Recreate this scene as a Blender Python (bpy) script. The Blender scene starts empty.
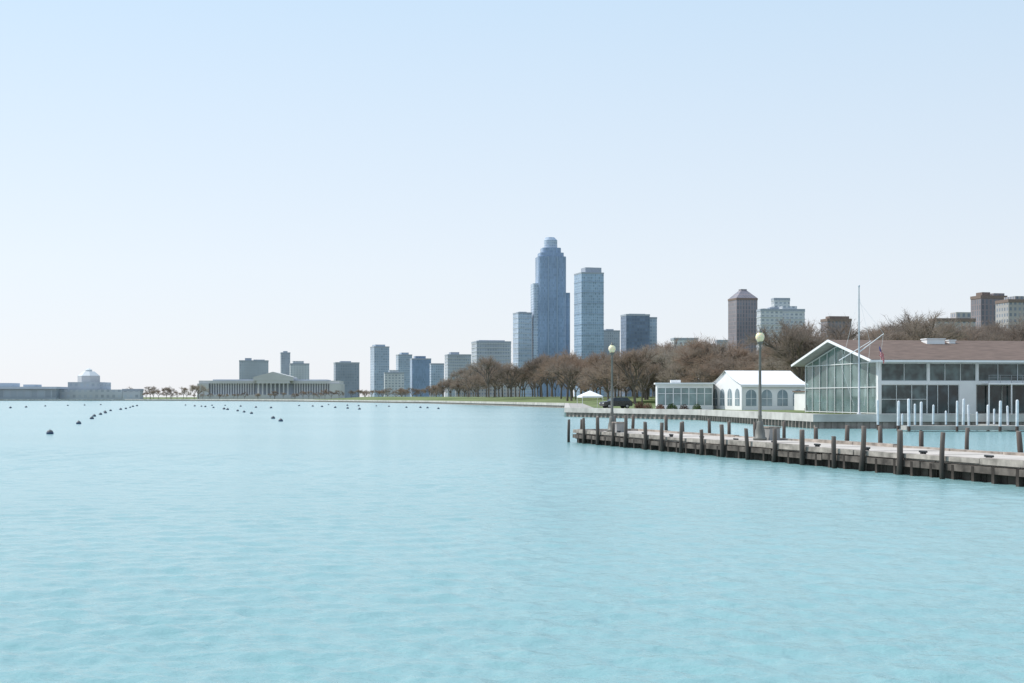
import bpy, math, random
import numpy as np
from mathutils import Vector, Matrix
random.seed(7)
R=random.Random(11)
sc=bpy.context.scene
COL=sc.collection
F=1400.0; CH=3.0; HY=397.0
def X(px,d): return (px-512)/F*d
def Z(py,d): return CH+(HY-py)/F*d

# ---------------- materials ----------------
MATS={}
def newmat(name):
    m=bpy.data.materials.new(name); m.use_nodes=True
    return m,m.node_tree,m.node_tree.nodes['Principled BSDF']
def simple(name,col,rough=0.7,var=0.15,scale=1.5,metal=0.0,spec=0.3,bump=0.0,stretch=(1,1,1),coat=0):
    if name in MATS: return MATS[name]
    m,nt,b=newmat(name)
    tc=nt.nodes.new('ShaderNodeTexCoord'); mp=nt.nodes.new('ShaderNodeMapping')
    mp.inputs['Scale'].default_value=stretch
    nz=nt.nodes.new('ShaderNodeTexNoise'); nz.inputs['Scale'].default_value=scale; nz.inputs['Detail'].default_value=5
    nt.links.new(tc.outputs['Object'],mp.inputs[0]); nt.links.new(mp.outputs[0],nz.inputs['Vector'])
    cr=nt.nodes.new('ShaderNodeValToRGB')
    cr.color_ramp.elements[0].position=.3; cr.color_ramp.elements[1].position=.7
    cr.color_ramp.elements[0].color=[max(0,c*(1-var)) for c in col]+[1]
    cr.color_ramp.elements[1].color=[min(1,c*(1+var)) for c in col]+[1]
    nt.links.new(nz.outputs['Fac'],cr.inputs[0]); nt.links.new(cr.outputs[0],b.inputs['Base Color'])
    b.inputs['Roughness'].default_value=rough; b.inputs['Metallic'].default_value=metal
    b.inputs['Specular IOR Level'].default_value=spec
    if bump:
        bp=nt.nodes.new('ShaderNodeBump'); bp.inputs['Strength'].default_value=bump; bp.inputs['Distance'].default_value=.05
        nt.links.new(nz.outputs['Fac'],bp.inputs['Height']); nt.links.new(bp.outputs[0],b.inputs['Normal'])
    MATS[name]=m; return m
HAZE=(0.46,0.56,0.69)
def hz(c,h): return tuple(c[i]*(1-h)+HAZE[i]*h for i in range(3))  # distance haze painted in: base colour blended towards pale blue
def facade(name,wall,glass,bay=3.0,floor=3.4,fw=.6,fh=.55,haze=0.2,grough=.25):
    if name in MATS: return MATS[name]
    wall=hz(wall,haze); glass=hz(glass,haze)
    m,nt,b=newmat(name); N=nt.nodes; L=nt.links
    uv=N.new('ShaderNodeUVMap'); sp=N.new('ShaderNodeSeparateXYZ'); L.new(uv.outputs[0],sp.inputs[0])
    def mth(op,a,bv=None):
        n=N.new('ShaderNodeMath'); n.operation=op
        if isinstance(a,(int,float)): n.inputs[0].default_value=a
        else: L.new(a,n.inputs[0])
        if bv is not None:
            if isinstance(bv,(int,float)): n.inputs[1].default_value=bv
            else: L.new(bv,n.inputs[1])
        return n.outputs[0]
    u=mth('DIVIDE',sp.outputs[0],bay); v=mth('DIVIDE',sp.outputs[1],floor)
    mu=mth('LESS_THAN',mth('ABSOLUTE',mth('SUBTRACT',mth('FRACT',u),.5)),fw/2)
    mv=mth('LESS_THAN',mth('ABSOLUTE',mth('SUBTRACT',mth('FRACT',v),.5)),fh/2)
    mask=mth('MULTIPLY',mu,mv)
    cb=N.new('ShaderNodeCombineXYZ'); L.new(mth('FLOOR',u),cb.inputs[0]); L.new(mth('FLOOR',v),cb.inputs[1])
    wn=N.new('ShaderNodeTexWhiteNoise'); wn.noise_dimensions='2D'; L.new(cb.outputs[0],wn.inputs['Vector'])
    g=N.new('ShaderNodeMix'); g.data_type='RGBA'
    g.inputs[6].default_value=[c*.8 for c in glass]+[1]; g.inputs[7].default_value=[min(1,c*1.2) for c in glass]+[1]
    L.new(wn.outputs['Value'],g.inputs[0])
    tc=N.new('ShaderNodeTexCoord'); nz=N.new('ShaderNodeTexNoise'); nz.inputs['Scale'].default_value=.05; nz.inputs['Detail'].default_value=4
    L.new(tc.outputs['Object'],nz.inputs['Vector'])
    w=N.new('ShaderNodeMix'); w.data_type='RGBA'
    w.inputs[6].default_value=[c*.88 for c in wall]+[1]; w.inputs[7].default_value=[min(1,c*1.1) for c in wall]+[1]
    L.new(nz.outputs['Fac'],w.inputs[0])
    x=N.new('ShaderNodeMix'); x.data_type='RGBA'
    L.new(mask,x.inputs[0]); L.new(w.outputs[2],x.inputs[6]); L.new(g.outputs[2],x.inputs[7])
    nv=N.new('ShaderNodeTexNoise'); nv.inputs['Scale'].default_value=.022; nv.inputs['Detail'].default_value=2; L.new(tc.outputs['Object'],nv.inputs['Vector'])
    mrv=N.new('ShaderNodeMapRange'); mrv.inputs[1].default_value=.3; mrv.inputs[2].default_value=.7; mrv.inputs[3].default_value=.84; mrv.inputs[4].default_value=1.16; L.new(nv.outputs['Fac'],mrv.inputs[0])
    vm=N.new('ShaderNodeVectorMath'); vm.operation='SCALE'; L.new(x.outputs[2],vm.inputs[0]); L.new(mrv.outputs[0],vm.inputs['Scale'])
    L.new(vm.outputs[0],b.inputs['Base Color'])
    r=N.new('ShaderNodeMapRange'); r.inputs[3].default_value=.8; r.inputs[4].default_value=grough
    L.new(mask,r.inputs[0]); L.new(r.outputs[0],b.inputs['Roughness'])
    b.inputs['Specular IOR Level'].default_value=.4
    MATS[name]=m; return m

# ---------------- mesh builder ----------------
class MB:
    def __init__(s): s.v=[];s.f=[];s.m=[];s.uv=[];s.sm=[]
    def face(s,pts,mi=0,uv=None,smooth=False):
        n=len(s.v); s.v+= [tuple(p) for p in pts]; s.f.append(tuple(range(n,n+len(pts)))); s.m.append(mi)
        s.uv.append(uv or [(p[0],p[1]) for p in pts]); s.sm.append(smooth)
    def prism(s,poly,z0,z1,mi=0,mtop=None,top=None,off=(0,0)):
        # poly CCW
        n=len(poly); tp=top or poly; u=0
        for i in range(n):
            a=poly[i];b=poly[(i+1)%n];ta=tp[i];tb=tp[(i+1)%n]
            l=math.hypot(b[0]-a[0],b[1]-a[1])
            s.face([(a[0],a[1],z0),(b[0],b[1],z0),(tb[0],tb[1],z1),(ta[0],ta[1],z1)],mi,[(u,z0),(u+l,z0),(u+l,z1),(u,z1)])
            u+=l
        s.face([(p[0],p[1],z1) for p in tp],mi if mtop is None else mtop,[(0.01,0.01)]*n)
        s.face([(p[0],p[1],z0) for p in reversed(poly)],mi if mtop is None else mtop,[(0.01,0.01)]*n)
        return s
    def box(s,x0,x1,y0,y1,z0,z1,mi=0,mtop=None):
        return s.prism([(x0,y0),(x1,y0),(x1,y1),(x0,y1)],z0,z1,mi,mtop)
    def beam(s,a,b,w,h,mi=0):
        a=Vector(a);b=Vector(b);d=(b-a).normalized(); up=Vector((0,0,1))
        if abs(d.z)>.95: up=Vector((0,1,0))
        r=d.cross(up).normalized()*w/2; q=r.cross(d).normalized()*h/2
        A=[a-r-q,a+r-q,a+r+q,a-r+q];B=[b-r-q,b+r-q,b+r+q,b-r+q]
        for i in range(4):
            j=(i+1)%4; s.face([A[i],B[i],B[j],A[j]],mi)
        s.face(A,mi); s.face(B[::-1],mi); return s
    def tube(s,a,b,ra,rb,n=8,mi=0,caps=True,smooth=True):
        a=Vector(a);b=Vector(b);d=(b-a).normalized(); up=Vector((0,0,1))
        if abs(d.z)>.95: up=Vector((1,0,0))
        r=d.cross(up).normalized(); q=d.cross(r).normalized()
        A=[a+(r*math.cos(t)+q*math.sin(t))*ra for t in [2*math.pi*i/n for i in range(n)]]
        B=[b+(r*math.cos(t)+q*math.sin(t))*rb for t in [2*math.pi*i/n for i in range(n)]]
        for i in range(n):
            j=(i+1)%n; s.face([A[i],A[j],B[j],B[i]],mi,None,smooth)
        if caps: s.face(A[::-1],mi); s.face(B,mi)
        return s
    def lathe(s,prof,n=16,c=(0,0,0),mi=0,smooth=True):
        for k in range(len(prof)-1):
            (r0,z0),(r1,z1)=prof[k],prof[k+1]
            for i in range(n):
                t0=2*math.pi*i/n;t1=2*math.pi*(i+1)/n
                p=[(c[0]+r0*math.cos(t0),c[1]+r0*math.sin(t0),c[2]+z0),(c[0]+r0*math.cos(t1),c[1]+r0*math.sin(t1),c[2]+z0),
                   (c[0]+r1*math.cos(t1),c[1]+r1*math.sin(t1),c[2]+z1),(c[0]+r1*math.cos(t0),c[1]+r1*math.sin(t0),c[2]+z1)]
                if r0<1e-6: p=[p[0],p[2],p[3]]
                elif r1<1e-6: p=[p[0],p[1],p[2]]
                s.face(p,mi,None,smooth)
        return s
    def mesh(s,name,mats,merge=False):
        me=bpy.data.meshes.new(name); me.from_pydata(s.v,[],s.f)
        for m in mats: me.materials.append(m)
        ul=me.uv_layers.new(name='UVMap'); k=0
        fl=[c for f in s.uv for p in f for c in p]
        ul.data.foreach_set('uv',fl)
        me.polygons.foreach_set('material_index',s.m); me.polygons.foreach_set('use_smooth',s.sm)
        me.update()
        if merge:
            import bmesh
            bm=bmesh.new(); bm.from_mesh(me); bmesh.ops.remove_doubles(bm,verts=bm.verts,dist=1e-4); bm.to_mesh(me); bm.free()
        return me
def link(name,data,parent=None,loc=(0,0,0),rot=0,label=None,cat=None,group=None,kind=None,scale=None):
    o=bpy.data.objects.new(name,data); COL.objects.link(o); o.location=loc; o.rotation_euler=(0,0,rot)
    if scale: o.scale=scale
    if parent: o.parent=parent
    if label:o['label']=label
    if cat:o['category']=cat
    if group:o['group']=group
    if kind:o['kind']=kind
    if data is None: o.empty_display_size=.5
    return o
def part(mb,name,parent,mats,loc=(0,0,0),rot=0,merge=False,label=None,kind=None):
    if not isinstance(mats,(list,tuple)): mats=[mats]
    return link(name,mb.mesh(name,mats,merge),parent,loc,rot,label,kind=kind)
def thing(name,label,cat,loc=(0,0,0),rot=0,group=None):
    return link(name,None,None,loc,rot,label,cat,group)

# ---------------- camera, sky, sun ----------------
cam=bpy.data.cameras.new('camera'); co=bpy.data.objects.new('camera',cam); COL.objects.link(co)
cam.sensor_width=36; cam.lens=F/1024*36; cam.shift_y=(HY-341.5)/1024; cam.clip_end=60000; cam.clip_start=.1
co.location=(0,0,CH); co.rotation_euler=(math.radians(90),0,0); sc.camera=co
w=bpy.data.worlds.new('World'); sc.world=w; w.use_nodes=True
nt=w.node_tree; bg=nt.nodes['Background']
sky=nt.nodes.new('ShaderNodeTexSky'); sky.sky_type='NISHITA'; sky.sun_disc=False
SEL=math.radians(50); SAZ=math.radians(-72)
sky.sun_elevation=SEL; sky.sun_rotation=SAZ; sky.altitude=100; sky.air_density=1.0; sky.dust_density=.6; sky.ozone_density=2.0
SS=.15
tcw=nt.nodes.new('ShaderNodeTexCoord'); spw=nt.nodes.new('ShaderNodeSeparateXYZ'); nt.links.new(tcw.outputs['Generated'],spw.inputs[0])
crw=nt.nodes.new('ShaderNodeValToRGB'); e=crw.color_ramp.elements
def hc(c): return [v for v in c]+[1]
e[0].position=0.0; e[0].color=hc((.84,.86,.91)); e[1].position=1.0; e[1].color=hc((.55,.72,.98))
q=e.new(.09); q.color=hc((.80,.865,.94)); q=e.new(.27); q.color=hc((.62,.785,.95)); q=e.new(.5); q.color=hc((.60,.76,.97))
nt.links.new(spw.outputs[2],crw.inputs[0])
dt=nt.nodes.new('ShaderNodeVectorMath'); dt.operation='DOT_PRODUCT'; nt.links.new(tcw.outputs['Generated'],dt.inputs[0]); dt.inputs[1].default_value=(math.sin(SAZ),math.cos(SAZ),0)
mrw=nt.nodes.new('ShaderNodeMapRange'); mrw.inputs[1].default_value=-1; mrw.inputs[2].default_value=1; mrw.inputs[3].default_value=.90/SS; mrw.inputs[4].default_value=1.12/SS
nt.links.new(dt.outputs['Value'],mrw.inputs[0])
vs=nt.nodes.new('ShaderNodeVectorMath'); vs.operation='SCALE'; nt.links.new(crw.outputs[0],vs.inputs[0]); nt.links.new(mrw.outputs[0],vs.inputs['Scale'])
mw=nt.nodes.new('ShaderNodeMix'); mw.data_type='RGBA'; mw.inputs[0].default_value=.9
nt.links.new(sky.outputs[0],mw.inputs[6]); nt.links.new(vs.outputs[0],mw.inputs[7]); nt.links.new(mw.outputs[2],bg.inputs[0]); bg.inputs[1].default_value=SS
sl=bpy.data.lights.new('sun','SUN'); sl.energy=3.8; sl.angle=math.radians(.5); sl.color=(1,.96,.9)
so=bpy.data.objects.new('sun',sl); COL.objects.link(so)
ts=Vector((math.sin(SAZ)*math.cos(SEL),math.cos(SAZ)*math.cos(SEL),math.sin(SEL)))
so.rotation_euler=(-ts).to_track_quat('-Z','Y').to_euler(); so.location=(0,0,100)
sc.view_settings.view_transform='Standard'; sc.view_settings.look='None'; sc.view_settings.exposure=0

# ---------------- water ----------------
m,nt,b=newmat('lake_water'); N=nt.nodes;L=nt.links
tc=N.new('ShaderNodeTexCoord')
def wav(scale,st,detail,rz=0,rough=.5):
    mp=N.new('ShaderNodeMapping'); mp.inputs['Scale'].default_value=st; mp.inputs['Rotation'].default_value=(0,0,rz)
    L.new(tc.outputs['Object'],mp.inputs[0])
    n=N.new('ShaderNodeTexNoise'); n.inputs['Scale'].default_value=scale; n.inputs['Detail'].default_value=detail; n.inputs['Roughness'].default_value=rough
    L.new(mp.outputs[0],n.inputs['Vector']); return n.outputs['Fac']
n1=wav(2.2,(.75,1,1),6,math.radians(12),.62); n2=wav(8,(.8,1,1),3,math.radians(-15)); n3=wav(.03,(.35,1,1),3)
b1=N.new('ShaderNodeBump'); b1.inputs['Strength'].default_value=.7; b1.inputs['Distance'].default_value=.09; L.new(n1,b1.inputs['Height'])
b2=N.new('ShaderNodeBump'); b2.inputs['Strength'].default_value=.6; b2.inputs['Distance'].default_value=.025; L.new(n2,b2.inputs['Height']); L.new(b1.outputs[0],b2.inputs['Normal'])
L.new(b2.outputs[0],b.inputs['Normal'])
cr=N.new('ShaderNodeValToRGB'); cr.color_ramp.elements[0].position=.35; cr.color_ramp.elements[1].position=.68
cr.color_ramp.elements[0].color=(.205,.38,.385,1); cr.color_ramp.elements[1].color=(.245,.425,.43,1)
L.new(n3,cr.inputs[0]); L.new(cr.outputs[0],b.inputs['Base Color'])
b.inputs['Roughness'].default_value=.18; b.inputs['IOR'].default_value=1.33
Y0,Y1=6.0,420.0; NR=980; NC=580
t=np.linspace(0,1,NR); yy=Y0*(Y1/Y0)**t
s=np.linspace(-1,1,NC)
half=yy*.62+6
XX=half[:,None]*s[None,:]; YY=np.repeat(yy[:,None],NC,1)
dyr=np.gradient(yy)[:,None]; dxr=(2*half/NC)[:,None]; cell=np.maximum(dyr,dxr)
rs=np.random.RandomState(5); H=np.zeros_like(XX); wd=math.radians(255)
for i in range(90):
    lam=.22*(1.6/.22)**(i/89.0); th=wd+rs.normal(0,.75); k=2*math.pi/lam
    amp=.0105*lam**.75*(.6+.8*rs.rand())*.25
    ph=rs.rand()*6.28
    fade=np.clip((lam/cell-2.2)/2.5,0,1)
    P=k*(XX*math.cos(th)+YY*math.sin(th))+ph+.8*np.sin(XX*.13*(1+rs.rand())+YY*.21+rs.rand()*6)
    H+=fade*amp*(np.sin(P)+.2*np.sin(2*P+.5))
G=.85+.35*np.sin(XX*.11+YY*.05+1)*np.sin(YY*.09-XX*.04)
H*=G
edge=np.clip((1-t)*12,0,1)[:,None]*np.clip(t*30,0,1)[:,None]*np.clip((1-np.abs(s))*20,0,1)[None,:]
H*=edge
V=np.stack([XX,YY,H],-1).reshape(-1,3)
idx=np.arange(NR*NC).reshape(NR,NC)
Q=np.stack([idx[:-1,:-1],idx[:-1,1:],idx[1:,1:],idx[1:,:-1]],-1).reshape(-1,4)
nb=len(V)
ex=np.array([(-30000,Y0,0),(30000,Y0,0),(-30000,Y1,0),(30000,Y1,0),(-30000,-300,0),(30000,-300,0),(-30000,30000,0),(30000,30000,0)],float)
V=np.vstack([V,ex]); c00,c01,c10,c11=idx[0,0],idx[0,-1],idx[-1,0],idx[-1,-1]
faces=Q.tolist()+[[nb+0,int(c00),int(c10),nb+2],[int(c01),nb+1,nb+3,int(c11)],[nb+4,nb+5,nb+1,int(c01),int(c00),nb+0],[nb+2,int(c10),int(c11),nb+3,nb+7,nb+6]]
me=bpy.data.meshes.new('water'); me.from_pydata(V.tolist(),[],faces); me.materials.append(m)
me.polygons.foreach_set('use_smooth',[True]*len(Q)+[False]*4); me.update()
link('water',me,label='pale turquoise rippled lake water',kind='structure')

# ---------------- land ----------------
GZ=1.25
shore=[(X(815,133)+0,133),(X(700,182),182),(X(566,215),215),(X(566,380),380),(X(500,480),480),(X(430,640),640),(X(300,900),900),(X(190,1100),1100),(X(125,1160),1160),(X(0,1160),1160),(-1500,1180),(-9000,1400)]
poly=[(400,133)]+shore+[(-9000,12000),(9000,12000),(9000,133)]
m,nt,b=newmat('grass_lawn'); N=nt.nodes;L=nt.links
tc=N.new('ShaderNodeTexCoord'); nz=N.new('ShaderNodeTexNoise'); nz.inputs['Scale'].default_value=.05; nz.inputs['Detail'].default_value=8
L.new(tc.outputs['Object'],nz.inputs['Vector']); cr=N.new('ShaderNodeValToRGB')
cr.color_ramp.elements[0].position=.35; cr.color_ramp.elements[1].position=.65
cr.color_ramp.elements[0].color=(.12,.155,.065,1); cr.color_ramp.elements[1].color=(.2,.235,.11,1)
L.new(nz.outputs['Fac'],cr.inputs[0]); L.new(cr.outputs[0],b.inputs['Base Color']); b.inputs['Roughness'].default_value=.95
b.inputs['Specular IOR Level'].default_value=.1
grass=m
def area(p): return sum(p[i][0]*p[(i+1)%len(p)][1]-p[(i+1)%len(p)][0]*p[i][1] for i in range(len(p)))/2
mb=MB(); pr=poly[::-1]
if area(pr)<0: pr=pr[::-1]
mb.face([(p[0],p[1],GZ) for p in pr])
link('ground',mb.mesh('ground',[grass]),label='spring grass park land along the lake',kind='structure')
concrete=simple('concrete',(.38,.36,.33),.85,.2,.6)
conc_l=simple('concrete_pale',(.5,.47,.43),.85,.25,.5)
rust=simple('stained_sheet_pile',(.27,.23,.2),.8,.35,1.2)
line=[(400,133)]+shore
def offs(line,d):
    out=[]
    for i,p in enumerate(line):
        a=line[max(i-1,0)];c=line[min(i+1,len(line)-1)]
        ns=[]
        if i>0: ns.append(Vector((p[0]-a[0],p[1]-a[1])).normalized())
        if i<len(line)-1: ns.append(Vector((c[0]-p[0],c[1]-p[1])).normalized())
        nn=[Vector((t.y,-t.x)) for t in ns]
        s=sum(nn,Vector((0,0)))
        s.normalize(); k=1/max(.4,s.dot(nn[0]))
        out.append((p[0]+s.x*d*k,p[1]+s.y*d*k))
    return out
o0=offs(line,-.25); o1=offs(line,.7); o2=offs(line,4.5); o3=offs(line,60)
def strip(mb,a,b2,z0,z1,i0,i1,mi=0):
    for i in range(i0,i1):
        mb.face([(a[i][0],a[i][1],z0),(b2[i][0],b2[i][1],z1),(b2[i+1][0],b2[i+1][1],z1),(a[i+1][0],a[i+1][1],z0)],mi)
n=len(line)
sw=thing('seawall','long pale concrete seawall edging the lakeshore','seawall')
mb=MB(); strip(mb,o0,o1,GZ+.12,GZ+.12,0,n-1); strip(mb,o0,o0,GZ+.12,GZ-.6,0,n-1); strip(mb,o1,o1,GZ+.12,GZ-.2,0,n-1)
part(mb,'coping',sw,conc_l)
li=[(p[0],p[1]) for p in line]
mb=MB(); strip(mb,li,li,GZ-.1,-1.5,0,n-1)
for i in range(0,3):
    a=Vector(line[i] if i else (110,133));c=Vector(line[i+1]); l=(c-a).length; k=int(l/1.2)
    for j in range(k):
        p=a+(c-a)*(j+.5)/k
        mb.box(p.x-.25,p.x+.25,p.y-.12,p.y+.12,-1.2,GZ-.62)
part(mb,'wall_face',sw,rust)
mb=MB(); strip(mb,o1,o2,GZ+.006,GZ+.006,0,n-1); strip(mb,o2,o3,GZ+.006,GZ+.006,7,n-1)
link('path',mb.mesh('path',[concrete]),label='pale concrete lakeside promenade path',kind='structure')
LR=1.9
a1=offs(line,7);a2=offs(line,45);a3=offs(line,170);a4=offs(line,200)
mb=MB(); i0,i1=4,7
strip(mb,a1,a2,GZ+.01,GZ+LR,i0,i1); strip(mb,a2,a3,GZ+LR,GZ+LR,i0,i1); strip(mb,a3,a4,GZ+LR,GZ-.02,i0,i1)
for i,sg in ((i0,1),(i1,-1)):
    mb.face([(a1[i][0],a1[i][1],GZ+.01),(a2[i][0],a2[i][1],GZ+LR),(a3[i][0],a3[i][1],GZ+LR),(a4[i][0],a4[i][1],GZ-.02)])
link('hill',mb.mesh('hill',[grass]),label='gently rising green lawn behind the lakeshore path',kind='structure')

# ---------------- pier ----------------
wood_l=simple('weathered_timber',(.34,.295,.255),.9,.45,2.2,bump=.3,stretch=(1,1,1))
wood_d=simple('dark_wet_timber',(.06,.048,.04),.85,.6,1.5,bump=.3)
m,nt,b=newmat('pile_timber'); N=nt.nodes;L=nt.links
tc=N.new('ShaderNodeTexCoord'); sp=N.new('ShaderNodeSeparateXYZ'); L.new(tc.outputs['Object'],sp.inputs[0])
nz=N.new('ShaderNodeTexNoise'); nz.inputs['Scale'].default_value=5; nz.inputs['Detail'].default_value=6
mp=N.new('ShaderNodeMapping'); mp.inputs['Scale'].default_value=(4,4,.5); L.new(tc.outputs['Object'],mp.inputs[0]); L.new(mp.outputs[0],nz.inputs['Vector'])
ad=N.new('ShaderNodeMath'); ad.operation='MULTIPLY_ADD'; ad.inputs[1].default_value=1.0
L.new(nz.outputs['Fac'],ad.inputs[0]); L.new(sp.outputs[2],ad.inputs[2])
cr=N.new('ShaderNodeValToRGB'); e=cr.color_ramp.elements
mr=N.new('ShaderNodeMapRange'); mr.inputs[1].default_value=0; mr.inputs[2].default_value=2.8; L.new(ad.outputs[0],mr.inputs[0])
e[0].position=.2; e[0].color=(.03,.032,.025,1); e[1].position=.95; e[1].color=(.21,.17,.145,1)
q=e.new(.36); q.color=(.07,.056,.047,1)
L.new(mr.outputs[0],cr.inputs[0]); L.new(cr.outputs[0],b.inputs['Base Color']); b.inputs['Roughness'].default_value=.9
pile_mat=m
A=Vector((4.15,92.6,0)); B=Vector((17.2,47,0)); U=(B-A).normalized(); Nn=Vector((-U.y,U.x,0))
PW=4.6; PL=70; DZ=.74
prot=math.atan2(U.y,U.x)
pier=thing('pier','long weathered timber and concrete pier on dark piles','pier',(A.x,A.y,0),prot)
deckm=simple('pier_planks',(.52,.475,.425),.9,.25,1.1,bump=.2,stretch=(3,.4,1))
mb=MB()
k=0; x=0.0
while x<PL:
    z=DZ+R.uniform(-.015,.015)
    l=R.choice([1.2,1.5,2.4])
    mb.box(x+.01,min(x+l,PL)-.012,.1,PW-.1,DZ-.2,z); x+=l
part(mb,'deck',pier,deckm)
mb=MB(); x=0
while x<PL:
    l=min(R.choice([3.6,5.1,4.4]),PL-x); z=DZ+.1+R.uniform(-.04,.04); dy=R.uniform(-.03,.03)
    mb.box(x+.02,x+l-.04,-.12+dy,.2,DZ-.1+R.uniform(-.02,.02),z)
    mb.box(x+.02,x+l-.04,PW-.2,PW+.12+dy,DZ-.1,z); x+=l
mb.box(-.15,.15,.23,PW-.23,DZ-.12,DZ+.14)
part(mb,'edge_timber',pier,wood_l)
gt=simple('grey_timber',(.12,.1,.085),.9,.6,2,bump=.3)
mb=MB(); x=0
while x<PL:
    l=min(R.choice([4.8,6.2,7.6]),PL-x); z0=DZ-.42+R.uniform(-.05,.04); mb.box(x+.03,x+l-.06,-.16,.1,z0,z0+.24); mb.box(x+.03,x+l-.04,PW-.1,PW+.16,DZ-.5,DZ-.22); x+=l
mb.box(-.2,.08,.11,PW-.11,DZ-.5,DZ-.22)
part(mb,'waler',pier,gt)
mb=MB(); x=0.1
while x<PL:
    mb.box(x,x+.28,.12+R.uniform(0,.05),.42,-1,DZ-.2+R.uniform(-.03,0)); mb.box(x,x+.27,PW-.4,PW-.12-R.uniform(0,.08),-1,DZ-.22); x+=.3
y=.44
while y<PW-.7:
    mb.box(.0+R.uniform(0,.06),.3,y,y+.27,-1,DZ-.22); y+=.3
part(mb,'sheeting',pier,wood_d)
ft=MB().box(-.08,.08,-.17,.0,-1,DZ-.14).mesh('fender_timber',[simple('fender_timber',(.06,.048,.04),.9,.5,2)])
x=1.2
while x<PL:
    o=link('fender_timber',ft,pier,(x+R.uniform(-.15,.15),0,R.uniform(-.08,.02))); x+=1.28
iron=simple('dark_iron',(.035,.04,.042),.5,.2,3,metal=.4)
def pile_mesh(h,r,seed):
    rr=random.Random(seed); mb=MB(); prof=[]
    for k in range(9):
        z=-1.5+(h+1.5)*k/8; prof.append((r*(1.08-.14*k/8)*(1+rr.uniform(-.04,.04)),z))
    tx=rr.uniform(-.03,.03)
    prof.append((r*.86,h+.015)); prof.append((0,h+.02))
    mb.lathe(prof,11,smooth=True); 
    mb.v=[(v[0]+.03*math.sin(v[2]*2+seed),v[1],v[2]+(tx*v[0]/r if v[2]>h-.01 else 0)) for v in mb.v]
    return mb.mesh('timber_pile',[pile_mat],True)
pms=[pile_mesh(h,.105,i) for i,h in enumerate([1.7,1.58,1.8,1.48,1.74])]
PG='timber piles along the pier'
def mkpile(lx,ly,i,h=None):
    p=A+U*lx+Nn*ly
    s=R.uniform(.82,1.12)
    o=link('timber_pile',pms[i%5],None,(p.x,p.y,0),0,'round dark weathered timber pile beside the pier','pile',PG,scale=(s,s,R.uniform(.88,1.08)))
    o.rotation_euler=(R.uniform(-.04,.04),R.uniform(-.04,.04),R.uniform(0,6))
    return o
for k in range(17):
    y=51.3+2.6*k+R.uniform(-.25,.25)
    mkpile((A.y-y)/abs(U.y),-.28,k)
for k in range(13):
    y=55.3+3.2*k+R.uniform(-.3,.3)
    lx=(A.y+Nn.y*(PW+.36)-y)/abs(U.y)
    mkpile(lx,PW+.34,k+1)
for yy in (.6,1.7,2.9,4.2): mkpile(-.3,yy,int(yy))
cm=MB(); cm.box(-.06,.06,-.05,.05,0,.12); cm.box(.12,.2,-.05,.05,0,.12); cm.tube((-.18,0,.14),(.32,0,.14),.04,.04,8)
cme=cm.mesh('mooring_cleat',[iron])
for k in range(12):
    p=A+U*(2.6+4.2*k)+Nn*.55
    link('mooring_cleat',cme,None,(p.x,p.y,DZ+.017),prot,'small dark iron cleat on the pier deck','cleat','cleats on the pier')

# ---------------- pier lamps ----------------
postm=simple('lamp_post_paint',(.17,.17,.15),.5,.2,2)
m,nt,b=newmat('lamp_globe_glass'); b.inputs['Base Color'].default_value=(.92,.82,.55,1); b.inputs['Roughness'].default_value=.3
b.inputs['Subsurface Weight'].default_value=.4; b.inputs['Specular IOR Level'].default_value=.2; globem=m
def lamp(loc,rot=0):
    t=thing('street_lamp','tall grey post lamp with cream globe on the pier','street lamp',loc,rot,'globe lamps on the pier')
    mb=MB(); mb.lathe([(.0,0),(.36,0),(.36,.12),(.28,.16),(.25,.5),(.2,.62),(.17,.9),(.12,1.0)],12)
    part(mb,'base',t,postm,merge=True)
    mb=MB(); mb.lathe([(.11,.95),(.095,1.2),(.12,1.25),(.09,1.3),(.06,4.7),(.1,4.78),(.06,4.84),(.06,4.95),(.17,5.08),(.17,5.13),(0,5.13)],12)
    part(mb,'post',t,postm,merge=True)
    mb=MB(); pr=[(.13,5.13)]+[(.235*math.sin(a),5.37-.26*math.cos(a)*1.0) for a in [math.radians(x) for x in range(35,150,15)]]+[(.1,5.62)]
    mb.lathe(pr,18); part(mb,'globe',t,globem,merge=True)
    mb=MB(); mb.lathe([(.13,5.6),(.11,5.66),(.05,5.7),(.03,5.8),(0,5.83)],12); part(mb,'cap',t,postm,merge=True)
    return t
lamp((X(760,73),73,DZ+.015)); lamp((X(612,90.8),90.8,DZ+.015))
def deckbox(px,d,w,h,name,label,mat):
    t=thing(name,label,'box',(X(px,d),d,DZ+.016),prot)
    part(MB().box(-w/2,w/2,-.3,.3,0,h-.08),'body',t,mat); part(MB().box(-w/2-.04,w/2+.04,-.34,.34,h-.08,h),'lid',t,wood_l)
deckbox(771,73.5,.9,.7,'storage_locker','grey storage locker beside the lamp post',simple('locker_grey',(.3,.3,.29),.6))
deckbox(619,89.8,.8,.65,'storage_locker','grey storage locker beside the lamp post',simple('locker_grey',(.3,.3,.29),.6))

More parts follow.
